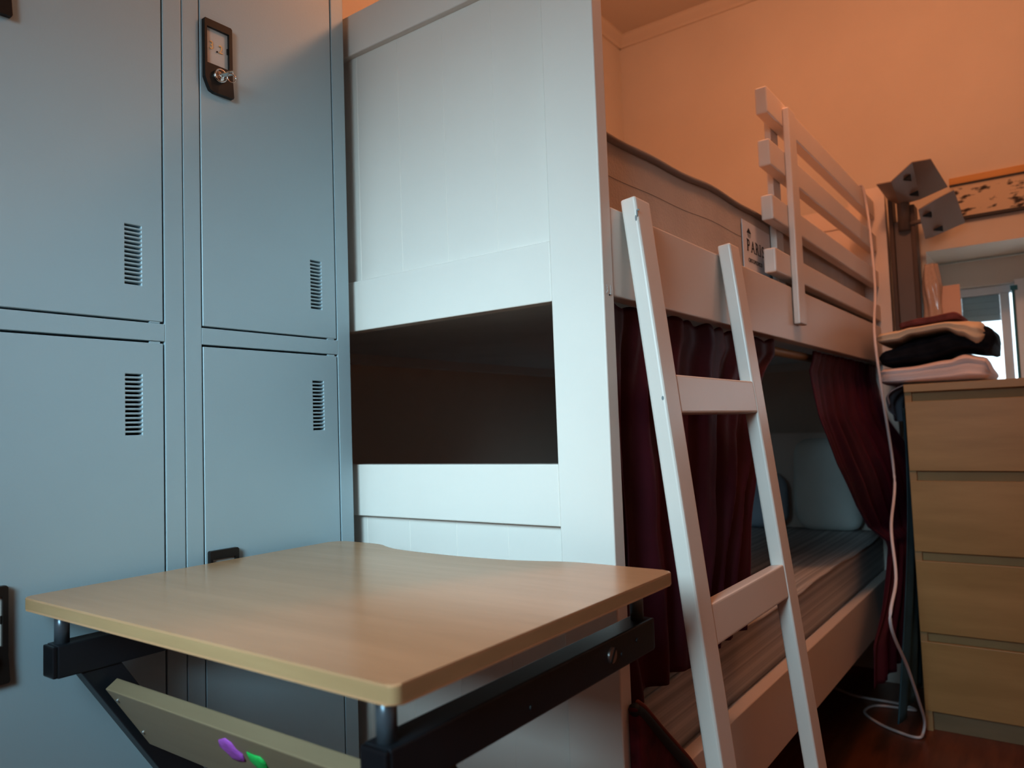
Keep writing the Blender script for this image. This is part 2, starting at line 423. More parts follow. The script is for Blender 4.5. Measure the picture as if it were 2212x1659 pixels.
# ------------------------------------------------------------------ lockers
LW, LYF = .302, .984
def make_locker(x0):
    x1 = x0 + LW
    root = empty('locker', ((x0 + x1) / 2, LYF + .24, 0))
    b = BM()
    box(b, x0, x0 + .0255, LYF, LYF + .022, 0, 1.90, .0012); box(b, x1 - .0275, x1, LYF, LYF + .022, 0, 1.90, .0012)   # stiles
    box(b, x0 + .0255, x1 - .0275, LYF, LYF + .022, 1.0455, 1.0695, .001)       # middle rail
    box(b, x0 + .0255, x1 - .0275, LYF, LYF + .022, 1.872, 1.90, .001)
    box(b, x0 + .0255, x1 - .0275, LYF, LYF + .022, 0, .12, .001)
    box(b, x0, x0 + .0015, LYF + .02, 1.48, 0, 1.90); box(b, x1 - .0015, x1, LYF + .02, 1.48, 0, 1.90)
    box(b, x0, x1, 1.478, 1.48, 0, 1.90); box(b, x0, x1, LYF + .02, 1.48, 1.898, 1.90)
    box(b, x0, x1, LYF + .02, 1.48, 1.055, 1.058); box(b, x0, x1, LYF + .02, 1.48, .10, .102)
    obj('cabinet', b, M['locker'], root)
    dx0, dx1 = x0 + .0275, x1 - .0300
    for zb, zt, vz in ((1.072, 1.869, 1.1585), (.123, 1.0425, .9595)):
        vx0, vx1 = x0 + .2205, x0 + .2425
        n = 14; pit = .0771 / (n - 1); h = .0031
        rows = [zb]
        z = vz - .0771 / 2
        for i in range(n): rows += [z - h / 2, z + h / 2]; z += pit
        rows.append(zt); cols = [dx0, vx0, vx1, dx1]
        b = BM()
        for r in range(len(rows) - 1):
            for c in range(3):
                if c == 1 and r % 2 == 1: continue
                v = [b.verts.new(p) for p in ((cols[c], LYF, rows[r]), (cols[c + 1], LYF, rows[r]), (cols[c + 1], LYF, rows[r + 1]), (cols[c], LYF, rows[r + 1]))]
                b.faces.new(v)
        bmesh.ops.remove_doubles(b, verts=b.verts[:], dist=1e-6)
        ext = bmesh.ops.extrude_face_region(b, geom=b.faces[:])
        bmesh.ops.translate(b, verts=[e for e in ext['geom'] if isinstance(e, bmesh.types.BMVert)], vec=(0, .012, 0))
        door = obj('door', b, M['locker'], root)
        bv = door.modifiers.new('edge', 'BEVEL'); bv.width = .0008; bv.segments = 1; bv.limit_method = 'ANGLE'
        # hinge pins at the right corner nearest the middle rail
        hz = zb - .0008 if zb > 1 else zt + .0008
        b = BM(); cyl(b, (dx1 - .018, LYF + .003, hz), (dx1 - .004, LYF + .003, hz), .0022, n=12); obj('hinge_pin', b, M['locker'], door)
        # black handle plate with number window and lock
        pz = 1.527 if zb > 1 else .7535
        out = [(.0323, 0), (.0745, 0), (.0765, -.002), (.0768, -.06), (.0768, -.077), (.0775, -.088), (.0787, -.106), (.0776, -.1085), (.066, -.1088), (.046, -.1088), (.0395, -.1065), (.0365, -.101), (.0325, -.092), (.0310, -.088), (.0308, -.002)]
        inn = [(.0352, -.012), (.0708, -.012), (.0708, -.0665), (.0352, -.0665)]
        yp = LYF - .0070
        prism_b = BM()
        prism(prism_b, [(x0 + u, pz + v) for u, v in out], 'y', yp, LYF + .001, inner=[(x0 + u, pz + v) for u, v in inn])
        box(prism_b, x0 + .0690, x0 + .0708, yp + .002, yp + .006, pz - .042, pz - .033, .0005)      # latch nub
        pl = obj('handle_plate', prism_b, M['plate'], door)
        bv = pl.modifiers.new('edge', 'BEVEL'); bv.width = .0012; bv.segments = 2; bv.limit_method = 'ANGLE'; bv.angle_limit = 1.0
        b = BM(); box(b, x0 + .0335, x0 + .0715, LYF - .003, LYF - .001, pz - .0675, pz - .011); obj('number_card', b, M['card'], door)
        lc = (x0 + .0545, yp, pz - .0815)
        b = BM(); cyl(b, (lc[0], yp + .002, lc[2]), (lc[0], yp - .0035, lc[2]), .0105, .0098, n=28)
        torus(b, (lc[0], yp - .0035, lc[2]), (0, 1, 0), .0092, .0011)
        box(b, lc[0] - .0008, lc[0] + .0008, yp - .0042, yp - .003, lc[2] - .004, lc[2] + .004)
        obj('lock_cylinder', b, M['chrome'], door, True)
    return root

def copy_tree(o, parent=None):
    c = o.copy(); COL.objects.link(c)
    if parent: c.parent = parent
    for ch in list(o.children): copy_tree(ch, c)
    return c

lk = make_locker(.5780)
tag(lk, 'grey metal locker with 3.2 on its door plate, beside the white headboard', 'locker', 'grey metal lockers')
lk2 = copy_tree(lk); lk2.location.x -= .3035
for dd in lk2.children:
    for pc in dd.children:
        if not pc.name.startswith('hinge'): pc.location.x += .0075
tag(lk2, 'grey metal locker on the far left, farther from the headboard', 'locker', 'grey metal lockers')
updoor = [c for c in lk.children if c.name.startswith('door')][0]
LX = .578
b = BM()
text_bm(b, '3', .0180, (LX + .0405, LYF - .0036, 1.4840), (1, 0, 0), (0, 0, 1), .0005, .75)
text_bm(b, '2', .0180, (LX + .0555, LYF - .0036, 1.4825), (1, 0, 0), (0, 0, 1), .0005, .75)
obj('number', b, M['gold'], updoor)
b = BM(); cyl(b, (LX + .0531, LYF - .003, 1.4832), (LX + .0531, LYF - .0042, 1.4832), .0012, n=12); obj('number_dot', b, M['ink'], updoor)
# key left in the lock
kx, ky, kz = LX + .0545, LYF - .0105, 1.4455
kr = empty('key', (kx, ky, kz), 'small key with a ring sticking out of the lock of the 3.2 locker', 'key')
b = BM(); t = bmesh.new(); box(t, 0, .010, -.0035, .0035, -.0009, .0009, .0004); box(t, .009, .0180, -.0042, .0042, -.0009, .0009, .0007)
kd = Vector((.70, -.64, .30)).normalized()
merge(b, t, Matrix.Translation((kx, ky, kz)) @ kd.to_track_quat('X', 'Z').to_matrix().to_4x4() @ Matrix.Rotation(-.35, 4, 'X'))
obj('blade', b, M['chrome'], kr)
b = BM(); torus(b, (kx + .0110, ky - .010, kz - .0030), (.25, 1, .1), .0062, .0007); obj('key_ring', b, M['chrome'], kr, True)

# ------------------------------------------------------------------ bunk bed
X0, X1, Y0, Y1 = .900, 2.900, .497, 1.477
bed = empty('bunk_bed', (1.9, .987, 0), 'white wooden bunk bed with panelled headboard and guard rail', 'bunk bed')
def P(name, bm, mat='bed', parent=None): return obj(name, bm, M[mat], parent or bed)
def head(xa, xb, ztop, sgn):
    out = []
    for ya, yb in ((Y0, Y0 + .0855), (Y1 - .0855, Y1)):
        out.append(P('post', box(BM(), xa, xb, ya, yb, 0, ztop, .0025, 3)))
    ya, yb = Y0 + .0855, Y1 - .0855
    xo = xa + .0012 if sgn < 0 else xa + .003; xi = xb - .003 if sgn < 0 else xb - .0012
    for za, zb in ((1.090, 1.178), (1.586, 1.660), (.770, .858), (.215, .300)):
        P('rail', box(BM(), xo, xi, ya, yb, za, zb, .0022, 3))
    pa, pb = (xa + .0130, xb - .005) if sgn < 0 else (xa + .008, xb - .0085)
    for za, zb in ((1.177, 1.587), (.299, .771)):
        n = 8; w = (yb - ya) / n; b = BM()
        for i in range(n): box(b, pa, pb, ya + i * w, ya + (i + 1) * w, za, zb, .0006, 1)
        P('panel', b)
    return out
posts = head(X0, X0 + .029, 1.70, -1)
fp = head(X1 - .029, X1, 1.71, 1)[0]
for v_ in fp.data.vertices:
    if v_.co.y < .52: v_.co.y -= .034
# bunk number stuck on the near post
b = BM()
text_bm(b, '3', .0165, (.9062, Y0 - .0006, 1.0915), (1, 0, 0), (0, 0, 1), .00012, .66)
text_bm(b, '1', .0175, (.9160, Y0 - .0006, 1.0910), (1, 0, 0), (0, 0, 1), .00012, .78)
box(b, .9170, .9222, Y0 - .0007, Y0 - .0002, 1.0907, 1.0920)
P('number', b, 'digit', posts[0])
b = BM(); cyl(b, (.9150, Y0 + .001, 1.0897), (.9150, Y0 - .0012, 1.0897), .0011, n=12); P('number_dot', b, 'ink', posts[0])
xa, xb = X0 + .029, X1 - .029
P('side_rail', box(BM(), xa, xb, Y0 + .002, Y0 + .028, 1.090, 1.218, .003, 3))
P('side_rail', box(BM(), xa, xb, Y1 - .028, Y1 - .002, 1.090, 1.218, .003, 3))
P('side_rail', box(BM(), xa, xb, Y0 + .002, Y0 + .028, .250, .392, .003, 3))
P('side_rail', box(BM(), xa, xb, Y1 - .028, Y1 - .002, .250, .392, .003, 3))
P('bed_base', box(BM(), xa, xb, Y0 + .028, Y1 - .028, 1.115, 1.134), 'base')
P('bed_base', box(BM(), xa, xb, Y0 + .028, Y1 - .028, .362, .381), 'base')
for za, zb in ((1.600, 1.662), (1.480, 1.541), (1.357, 1.414), (1.238, 1.293)):
    P('guard_slat', box(BM(), 1.690, xb, Y0, Y0 + .0275, za, zb, .0045, 3))
def upright(x):
    P('guard_upright', box(BM(), x, x + .056, Y0 - .0155, Y0 - .0002, 1.130, 1.645, .004, 3))
    P('guard_upright', box(BM(), x, x + .056, Y0 + .0280, Y0 + .0435, 1.2185, 1.640, .003, 2))
upright(1.800)

# ------------------------------------------------------------------ mattresses
MY0 = .5425
def mattress(name, x0, x1, y0, y1, z0, z1, mat, label, slope=0.0, seam=True):
    root = empty(name, ((x0 + x1) / 2, (y0 + y1) / 2, z0), label, 'mattress')
    b = BM(); box(b, x0, x1, y0, y1, z0, z1, .014, 4)
    bmesh.ops.subdivide_edges(b, edges=[e for e in b.edges if e.calc_length() > .5], cuts=24, use_grid_fill=True)
    def warp(co):
        t = (co.z - z0) / (z1 - z0)
        co.z += t * (slope * (co.x - x0) + .0035 * math.sin(co.x * 9 + 1) + .002 * math.sin(co.x * 23))
    for v in b.verts: warp(v.co)
    obj('cover', b, mat, root, True)
    return root, warp
up, warp = mattress('mattress', .936, 2.866, MY0, 1.440, 1.1345, 1.358, M['mattress'], 'beige mattress on the top bunk with a white printed label on its side', .030)
for dz, r in ((-.004, .0065), (-.064, .0007)):
    pts = []
    for i in range(60):
        p = Vector((.940 + 1.922 * i / 59, MY0 - (.001 if r > .003 else 0), 1.358 + dz)); warp(p); pts.append(p)
    b = BM(); tube(b, pts, r, 8); obj('piping' if r > .003 else 'seam', b, M['piping'] if r > .003 else M['mattress'], up, True)
ly = MY0 - .0035
b = BM(); box(b, 1.603, 1.792, ly, ly + .0015, 1.226, 1.347)
lab = obj('label_tag', b, M['label'], up); lab['label'] = 'white cloth label printed PARIS ORTOPEDICO'
b = BM()
def serif_text():
    x = 1.6265; zb = 1.2815; h = .0265
    adv = {'P': .0265, 'A': .0295, 'R': .0285, 'I': .0150, 'S': .020}
    for ch in 'PARIS':
        text_bm(b, ch, h / .70, (x, ly - .0006, zb), (1, 0, 0), (0, 0, 1), .0001, .92)
        sw = {'P': [(.003, 0)], 'A': [(.001, 0), (.0225, 0)], 'R': [(.003, 0), (.0225, 0)], 'I': [(.003, 0), (.003, 1)], 'S': []}[ch]
        for dx, top in sw:
            zz = zb + h - .0012 if top else zb
            box(b, x + dx - .003, x + dx + .005, ly - .0007, ly - .0002, zz, zz + .0013)
        if ch in 'PR': box(b, x - .0005, x + .006, ly - .0007, ly - .0002, zb + h - .0013, zb + h)
        if ch == 'P': box(b, x + .0022, x + .0062, ly - .0007, ly - .0002, zb, zb + h)
        x += adv[ch]
serif_text()
text_bm(b, 'ORTOPEDICO', .0125, (1.631, ly - .0006, 1.2575), (1, 0, 0), (0, 0, 1), .0001, 1.16)
prism(b, [(1.6285, 1.3222), (1.6420, 1.3335), (1.6560, 1.3222)], 'y', ly - .0007, ly - .0002)
obj('print', b, M['ink'], lab)
b = BM(); prism(b, [(1.6330, 1.3205), (1.6545, 1.3205), (1.6515, 1.3130), (1.6380, 1.3130)], 'y', ly - .0007, ly - .0002)
obj('print', b, M['greyink'], lab)
b = BM(); box(b, 1.775, 1.792, ly - .0007, ly - .0002, 1.226, 1.305); obj('blue_patch', b, M['blueink'], lab)
low, warp2 = mattress('mattress', .936, 2.866, .5345, 1.440, .3815, .512, M['sheet'], 'brown striped mattress on the bottom bunk', 0)
pts = []
for i in range(40):
    p = Vector((.945 + 1.91 * i / 39, .5345, .503)); warp2(p); pts.append(p)
b = BM(); tube(b, pts, .004, 8); obj('piping', b, M['sheet'], low, True)

pl = obj('pillow', pillow_bm((2.806, .690, .678), (.050, .115, .162), 2, .42, .006), M['pillow'], None, True)
tag(pl, 'pale pillow upright against the footboard of the bottom bunk, nearer the dresser', 'pillow', 'bottom bunk pillows')
pl = obj('pillow', pillow_bm((2.795, .985, .622), (.060, .160, .106), 5, .5, .010), M['pillow_blue'], None, True)
tag(pl, 'blue-grey pillow on the bottom bunk, deeper in behind the ladder', 'pillow', 'bottom bunk pillows')

# ------------------------------------------------------------------ curtains
b = BM(); cyl(b, (xa + .001, .548, 1.072), (xb - .001, .548, 1.072), .0105, n=24)
o = obj('curtain_rod', b, M['rod'], None, True); tag(o, 'wooden curtain rod under the top bunk rail', 'curtain rod')

def lerp_tab(tab, z):
    if z >= tab[0][0]: return tab[0][1]
    for (za, a), (zb, c) in zip(tab, tab[1:]):
        if zb <= z <= za:
            t = (za - z) / (za - zb); return a + (c - a) * t
    return tab[-1][1]
L_R = [(1.086, 1.745), (1.055, 1.742), (1.02, 1.665), (.97, 1.60), (.89, 1.545), (.75, 1.490), (.61, 1.440), (.515, 1.405)]
def left_curtain(u, v):
    z = 1.086 - v * (1.086 - .522)
    xr = lerp_tab(L_R, z); x = .942 + (xr - .942) * u
    k = 2 * PI * (6 * u + .35 * math.sin(3 * v + 5 * u))
    amp = .010 + .010 * min(1, v * 2.5)
    y = .533 - amp * .55 * (1 + math.sin(k)) - .003 * (1 + math.sin(2.3 * k + 4 * v))
    y -= .010 * abs(noise.noise(Vector((x * 7, z * 5, 1)))) * min(1, v * 6)
    if v > .85: y += .0
    x += .004 * math.sin(14 * v + 9 * u)
    if v < .1: z += .004 * math.sin(22 * PI * u) * (1 - v * 10)
    return Vector((x, y, z))
o = obj('curtain', sheet(BM(), left_curtain, 150, 70), M['velvet'], None, True); thick(o, .002)
tag(o, 'burgundy velvet curtain hanging beside the headboard post, behind the ladder', 'curtain', 'burgundy bunk curtains')
R_L = [(1.086, 2.060), (1.06, 2.040), (1.03, 1.995), (.915, 2.000), (.79, 2.090), (.665, 2.260), (.58, 2.42), (.515, 2.48), (.42, 2.40), (.36, 2.33), (.30, 2.20), (.06, 2.16)]
R_R = [(1.086, 2.862), (1.0, 2.862), (.90, 2.74), (.63, 2.825), (.40, 2.83), (.16, 2.82)]
def right_curtain(u, v):
    z = 1.086 - v * (1.086 - .195)
    xl, xr = lerp_tab(R_L, z), lerp_tab(R_R, z); x = xl + (xr - xl) * u
    s = min(1, max(0, (1.05 - z) / .35)); s = s * s * (3 - 2 * s)
    out = s * (.030 + .078 * u)
    if z < .62: out = max(out, .070 * min(1, (.62 - z) / .08) + .035 * u)
    k = 2 * PI * (6 * u + .5 * v)
    w = .30 + .70 * min(1, v * 3)
    y = .530 - out - .008 * w * (1 + math.sin(k)) - .003 * (1 + math.sin(2.6 * k + 3 * v))
    y = max(y, .412) if z < 1.02 else y
    return Vector((x + .006 * math.sin(9 * v + 7 * u), y, z))
o = obj('curtain', sheet(BM(), right_curtain, 120, 80), M['velvet'], None, True); thick(o, .002)
tag(o, 'burgundy velvet curtain swept aside beside the chest of drawers', 'curtain', 'burgundy bunk curtains')

# ------------------------------------------------------------------ ladder
SL = .1133
lad = empty('bunk_ladder', (1.17, .38, 0), 'white wooden ladder leaning on the top bunk rail', 'ladder')
def lp(x, z, d=0):   # point on the ladder's front plane, d metres behind it
    c = 1 / math.sqrt(1 + SL * SL)
    return Vector((x, .4738 + SL * (z - 1.2354) + d * c, z - d * SL * c))
def slab(xa, xb, za, zb, d0, d1, bev):
    t = bmesh.new()
    v = [t.verts.new(lp(x, z, d)) for x in (xa, xb) for d in (d0, d1) for z in (za, zb)]
    for f in ((0, 1, 3, 2), (4, 6, 7, 5), (0, 4, 5, 1), (2, 3, 7, 6), (0, 2, 6, 4), (1, 5, 7, 3)): t.faces.new([v[i] for i in f])
    bmesh.ops.bevel(t, geom=t.edges[:], offset=bev, segments=3, profile=.6, affect='EDGES')
    return t
sides = []
for xl, xr in ((.960, 1.0085), (1.3360, 1.3845)):
    sides.append(obj('side_piece', slab(xl, xr, .003, 1.2354, 0, .0245, .0045), M['ladder'], lad))
for zt in (.980, .6605, .292):
    obj('rung', slab(1.0080, 1.3365, zt - .056, zt, .0012, .0238, .0035), M['ladder'], lad)
for xm in (.984, 1.360):   # flat hooks over the top bunk rail
    b = BM(); box(b, xm - .009, xm + .009, .494, .5285, 1.2185, 1.2205, .0006); box(b, xm - .009, xm + .009, .5255, .5285, 1.196, 1.2195, .0006)
    obj('rail_hook', b, M['screw'], lad)
b = BM()
for (y, z, ry, rz) in ((.4715, 1.2085, .0011, .0050), (.4735, 1.2020, .0013, .0042), (.4695, 1.213, .0022, .0012)):
    prism(b, [(y + ry * math.cos(a * PI / 5) + .1 * (z - 1.2) * 0, z + rz * math.sin(a * PI / 5)) for a in range(10)], 'x', .9596, .9603)
b2 = obj('chipped_paint', b, M['scuff'], sides[0])
b = BM(); prism(b, [(.4455 + .0016 * math.cos(a * PI / 5), .9450 + .0030 * math.sin(a * PI / 5)) for a in range(10)], 'x', .9596, .9603); obj('scuff_mark', b, M['scuff'], sides[0])

# ------------------------------------------------------------------ school desk
desk = empty('school_desk', (.60, .67, 0), 'small school desk with beech top and dark steel frame', 'desk')
TX0, TX1, TY0, TY1, TZ = .3680, .8265, .3760, .9640, .740
def rc(cx_, cy_, r, a0, a1, n=8): return [(cx_ + r * math.cos(math.radians(a0 + (a1 - a0) * i / n)), cy_ + r * math.sin(math.radians(a0 + (a1 - a0) * i / n))) for i in range(n + 1)]
r = .008
back = spline([(TX1, .905, 0), (.8262, .880, 0), (.8215, .857, 0), (.8120, .838, 0), (.8010, .808, 0), (.7950, .765, 0), (.7915, .700, 0), (.7920, .650, 0), (.7965, .597, 0), (.8065, .556, 0), (.8150, .530, 0), (.8195, .505, 0), (.8200, .47, 0)], 5)
out = rc(TX0 + r, TY0 + r, r, 180, 270) + rc(.820 - .013, TY0 + .013, .013, 270, 360) + [(p.x, p.y) for p in back[::-1]] + rc(TX1 - .02, TY1 - .02, .02, 0, 90) + rc(TX0 + r, TY1 - r, r, 90, 180)
t = bmesh.new()
lo = [t.verts.new((x, y, TZ - .0148)) for x, y in out]; hi = [t.verts.new((x, y, TZ)) for x, y in out]
n = len(out)
for i in range(n): t.faces.new((lo[i], lo[(i + 1) % n], hi[(i + 1) % n], hi[i])).material_index = 1
t.faces.new(hi); t.faces.new(lo[::-1])
es = [e for e in t.edges if abs(e.verts[0].co.z - e.verts[1].co.z) < 1e-6]
bmesh.ops.bevel(t, geom=es, offset=.0022, segments=3, profile=.6, affect='EDGES')
top = obj('tabletop', t, [M['beech'], M['beech_edge']], desk)
for ya, yb in ((.397, .425), (.914, .942)):
    beam = obj('side_beam', box(BM(), .384, .802, ya, yb, .652, .688, .0018, 2), M['steel'], desk)
    b = BM(); box(b, .3795, .3845, ya + .0005, yb - .0005, .6525, .6875, .002, 2); obj('end_cap', b, M['cap'], beam)
    b = BM(); box(b, .8015, .8055, ya + .0005, yb - .0005, .6525, .6875, .002, 2); obj('end_cap', b, M['cap'], beam)
    ym = (ya + yb) / 2
    for x in (.394, .789):
        b = BM(); cyl(b, (x, ym, .6875), (x, ym, TZ - .0146), .0078, n=24); obj('spacer', b, M['spacer'], desk, True)
    if ya < .5:
        b = BM(); cyl(b, (.702, ya + .001, .6715), (.702, ya - .0022, .6715), .0085, .0080, n=28)
        s = obj('slotted_screw', b, M['screw'], beam)
        b = BM(); t = bmesh.new(); box(t, -.0014, .0014, -.0006, .0006, -.0082, .0082); merge(b, t, Matrix.Translation((.702, ya - .0022, .6715)) @ Matrix.Rotation(.65, 4, 'Y'))
        obj('screw_slot', b, M['hole'], beam)
        for x, z in ((.7245, .667), (.7600, .673), (.5550, .664)):
            b = BM(); cyl(b, (x, ya + .001, z), (x, ya - .0012, z), .0030, .0022, n=16); obj('rivet', b, M['steel'], beam)
# slanted legs, feet and modesty panel
DX = .65
def slant(xa, za, L, w, y0, y1, bev):
    """bar going down from (xa, za) along the slant; w = width along x"""
    t = bmesh.new()
    v = [t.verts.new((x + DX * (za - z), y, z)) for x in (xa, xa + w) for y in (y0, y1) for z in (za - L, za)]
    for f in ((0, 1, 3, 2), (4, 6, 7, 5), (0, 4, 5, 1), (2, 3, 7, 6), (0, 2, 6, 4), (1, 5, 7, 3)): t.faces.new([v[i] for i in f])
    bmesh.ops.bevel(t, geom=t.edges[:], offset=bev, segments=2, profile=.6, affect='EDGES')
    return t
for y0, y1 in ((.399, .423), (.916, .940)):
    obj('leg', slant(.4090, .6525, .618, .046, y0, y1, .002), M['steel'], desk)
    b = BM(); box(b, .385, .868, y0, y1, .008, .036, .002)
    foot = obj('foot', b, M['steel'], desk)
    for x in (.400, .850):
        b = BM(); cyl(b, (x, (y0 + y1) / 2, 0.0005), (x, (y0 + y1) / 2, .009), .010, n=16); obj('glide', b, M['cap'], foot, True)
b = BM(); box(b, .80, .835, .424, .915, .03, .06, .002); obj('crossbar', b, M['steel'], desk)
# panel lies in the slanted plane of the legs
c, s = math.cos(math.atan(DX)), math.sin(math.atan(DX))
PO = Vector((.4300, 0, .6300)); PD = Vector((s, 0, -c)); PN = Vector((c, 0, s))
def pp(d, nrm, y): return PO + PD * d + PN * nrm + Vector((0, y, 0))
t = bmesh.new()
v = [t.verts.new(pp(d, q, y)) for d in (0, .095) for y in (.4245, .9050) for q in (0, .0165)]
for f in ((0, 1, 3, 2), (4, 6, 7, 5), (0, 4, 5, 1), (2, 3, 7, 6), (0, 2, 6, 4), (1, 5, 7, 3)): t.faces.new([v[i] for i in f])
bmesh.ops.bevel(t, geom=t.edges[:], offset=.0016, segments=2, profile=.6, affect='EDGES')
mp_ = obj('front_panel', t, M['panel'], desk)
for d in (.016, .070):
    b = BM(); cyl(b, pp(d, .001, .893), pp(d, -.0012, .893), .0028, n=14); obj('panel_screw', b, M['screw'], mp_)
for y0 in (.4245, .9050):
    b = BM(); ya, yb = (y0 - .0005, y0 + .02) if y0 < .5 else (y0 - .02, y0 + .0112)
    t = bmesh.new(); v = [t.verts.new(pp(d, q, y)) for d in (.01, .085) for y in (ya, yb) for q in (.0166, .0195)]
    for f in ((0, 1, 3, 2), (4, 6, 7, 5), (0, 4, 5, 1), (2, 3, 7, 6), (0, 2, 6, 4), (1, 5, 7, 3)): t.faces.new([v[i] for i in f])
    obj('panel_bracket', t, M['steel'], desk)

def putty(outline, name, mat, label):
    t = bmesh.new(); n = len(outline)
    cy_ = sum(p[0] for p in outline) / n; cd = sum(p[1] for p in outline) / n
    rings = []
    for k, h in ((1.0, 0), (.96, .0012), (.62, .0026)):
        rings.append([t.verts.new(pp(cd + (d - cd) * k, -h - .0004 * noise.noise(Vector((y * 300, d * 300, h * 99))), cy_ + (y - cy_) * k)) for y, d in outline])
    for a, b_ in zip(rings, rings[1:]):
        for i in range(n): t.faces.new((a[i], a[(i + 1) % n], b_[(i + 1) % n], b_[i]))
    t.faces.new(rings[-1]); t.faces.new(rings[0][::-1])
    o = obj(name, t, mat, None, True); tag(o, label, 'putty', 'putty stuck on the desk panel')
    return o
putty([(0.6968, 0.0194), (0.6792, 0.0117), (0.6715, 0.0153), (0.6727, 0.0259), (0.6658, 0.0303), (0.6707, 0.0437), (0.6837, 0.0483), (0.6944, 0.0471), (0.6971, 0.0382), (0.7054, 0.0312)], 'sticky_putty', M['purple'], 'purple blob stuck on the wooden front panel of the desk')
putty([(0.6527, 0.0225), (0.6427, 0.0238), (0.6317, 0.0227), (0.6288, 0.029), (0.632, 0.0395), (0.640, 0.0497), (0.6536, 0.0465), (0.6584, 0.036)], 'sticky_putty', M['green'], 'bright green blob stuck on the wooden front panel of the desk')

# ------------------------------------------------------------------ chest of drawers
DX0, DX1, DY0, DY1, DH = 2.49, 2.97, -.417, .3835, 1.0
dr = empty('chest_of_drawers', (2.73, -.017, 0), 'birch chest of drawers topped with folded clothes', 'chest of drawers')
b = BM()
box(b, DX0 - .003, DX1, DY0, DY1, DH - .0235, DH, .0015)
obj('top_board', b, M['dresser'], dr)
b = BM()
box(b, DX0 + .003, DX1, DY1 - .019, DY1 - .0005, .0, DH - .0235, .001); box(b, DX0 + .003, DX1, DY0 + .0005, DY0 + .019, .0, DH - .0235, .001)
box(b, DX1 - .01, DX1, DY0 + .019, DY1 - .019, .05, DH - .024); box(b, DX0 + .03, DX1 - .01, DY0 + .019, DY1 - .019, .055, .07)
for za_, zb_ in ((.250, .284), (.482, .515), (.713, .749), (.946, .9765)): box(b, DX0 + .0185, DX1 - .02, DY0 + .019, DY1 - .019, za_, zb_)
obj('carcass', b, M['dresser_in'], dr)
for zb, zt in ((.7455, .9490), (.5115, .7165), (.2805, .4850), (.0570, .2535)):
    b = BM(); box(b, DX0, DX0 + .018, DY0 + .001, DY1 - .001, zb, zt, .0014)
    d = obj('drawer', b, M['dresser'], dr)
    b = BM(); box(b, DX0 + .0182, DX1 - .06, DY0 + .03, DY1 - .03, zb + .02, zt - .05); obj('drawer_box', b, M['dresser_in'], d)
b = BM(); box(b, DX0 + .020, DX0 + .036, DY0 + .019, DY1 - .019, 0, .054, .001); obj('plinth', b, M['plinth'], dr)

# ------------------------------------------------------------------ clothes piled on it (camera sees the front, which overhangs the side)
def cloth(name, bm, mat, label):
    o = obj(name, bm, mat, None, True); tag(o, label, 'clothes', 'folded clothes on the chest of drawers'); return o
cloth('folded_garment', garment_bm([(.165, 1.0005, 1.045), (.185, 1.0005, 1.075), (.225, 1.0005, 1.088), (.27, 1.0005, 1.072), (.38, 1.002, 1.060), (.462, 1.004, 1.056)], .165, 2.69, 3, .016, .010, 1), M['pink'], 'pale pink folded garment lowest in the pile on the chest of drawers')
cloth('folded_garment', garment_bm([(.150, 1.072, 1.160), (.180, 1.083, 1.168), (.23, 1.094, 1.160), (.34, 1.066, 1.145), (.455, 1.061, 1.112)], .160, 2.70, 4, .012, .012, 2), M['black'], 'dark charcoal folded garment between the pink and cream ones')
cloth('folded_garment', garment_bm([(.170, 1.110, 1.165), (.195, 1.100, 1.178), (.225, 1.128, 1.182), (.27, 1.152, 1.184), (.36, 1.146, 1.176), (.40, 1.130, 1.170), (.458, 1.128, 1.164)], .170, 2.69, 2, .010, .008, 3), M['cream'], 'cream folded garment with a drooping end in the pile')
cloth('folded_garment', garment_bm([(.225, 1.184, 1.198), (.255, 1.186, 1.214), (.33, 1.180, 1.208), (.402, 1.176, 1.196)], .130, 2.70, 3, .008, .009, 4), M['maroon'], 'faded maroon folded garment on top of the pile')
def hang(u, v):
    x = 2.535 + .26 * u; z = 1.0 - .10 * math.sin(PI * (.15 + .7 * u)) * v - .01 * v
    y = .385 + .055 * (1 - (1 - min(1, v * 1.6)) ** 2) * (.6 + .4 * math.sin(3 * u + 1)) - .010 * v + .006 * math.sin(20 * u)
    return Vector((x, y + .004, z))
o = obj('cloth_corner', sheet(BM(), hang, 30, 14), M['greyblue'], None, True); thick(o, .003)
tag(o, 'grey-blue cloth corner hanging under the pile at the edge of the chest of drawers', 'clothes', 'folded clothes on the chest of drawers')

def teal(u, v):
    z = .930 - .815 * v
    w = .10 + .24 * v ** 1.5
    x = 2.56 - .36 * v ** 2.2 + w * u + .02 * math.sin(5 * v)
    y = .3965 + .006 * math.sin(2 * PI * (2.2 * u + .4 * v))
    return Vector((x, y, z))
o = obj('hanging_cloth', sheet(BM(), teal, 40, 50), M['teal'], None, True); thick(o, .003)
tag(o, 'dark teal cloth hanging in the gap between the bunk bed and the chest of drawers', 'cloth')

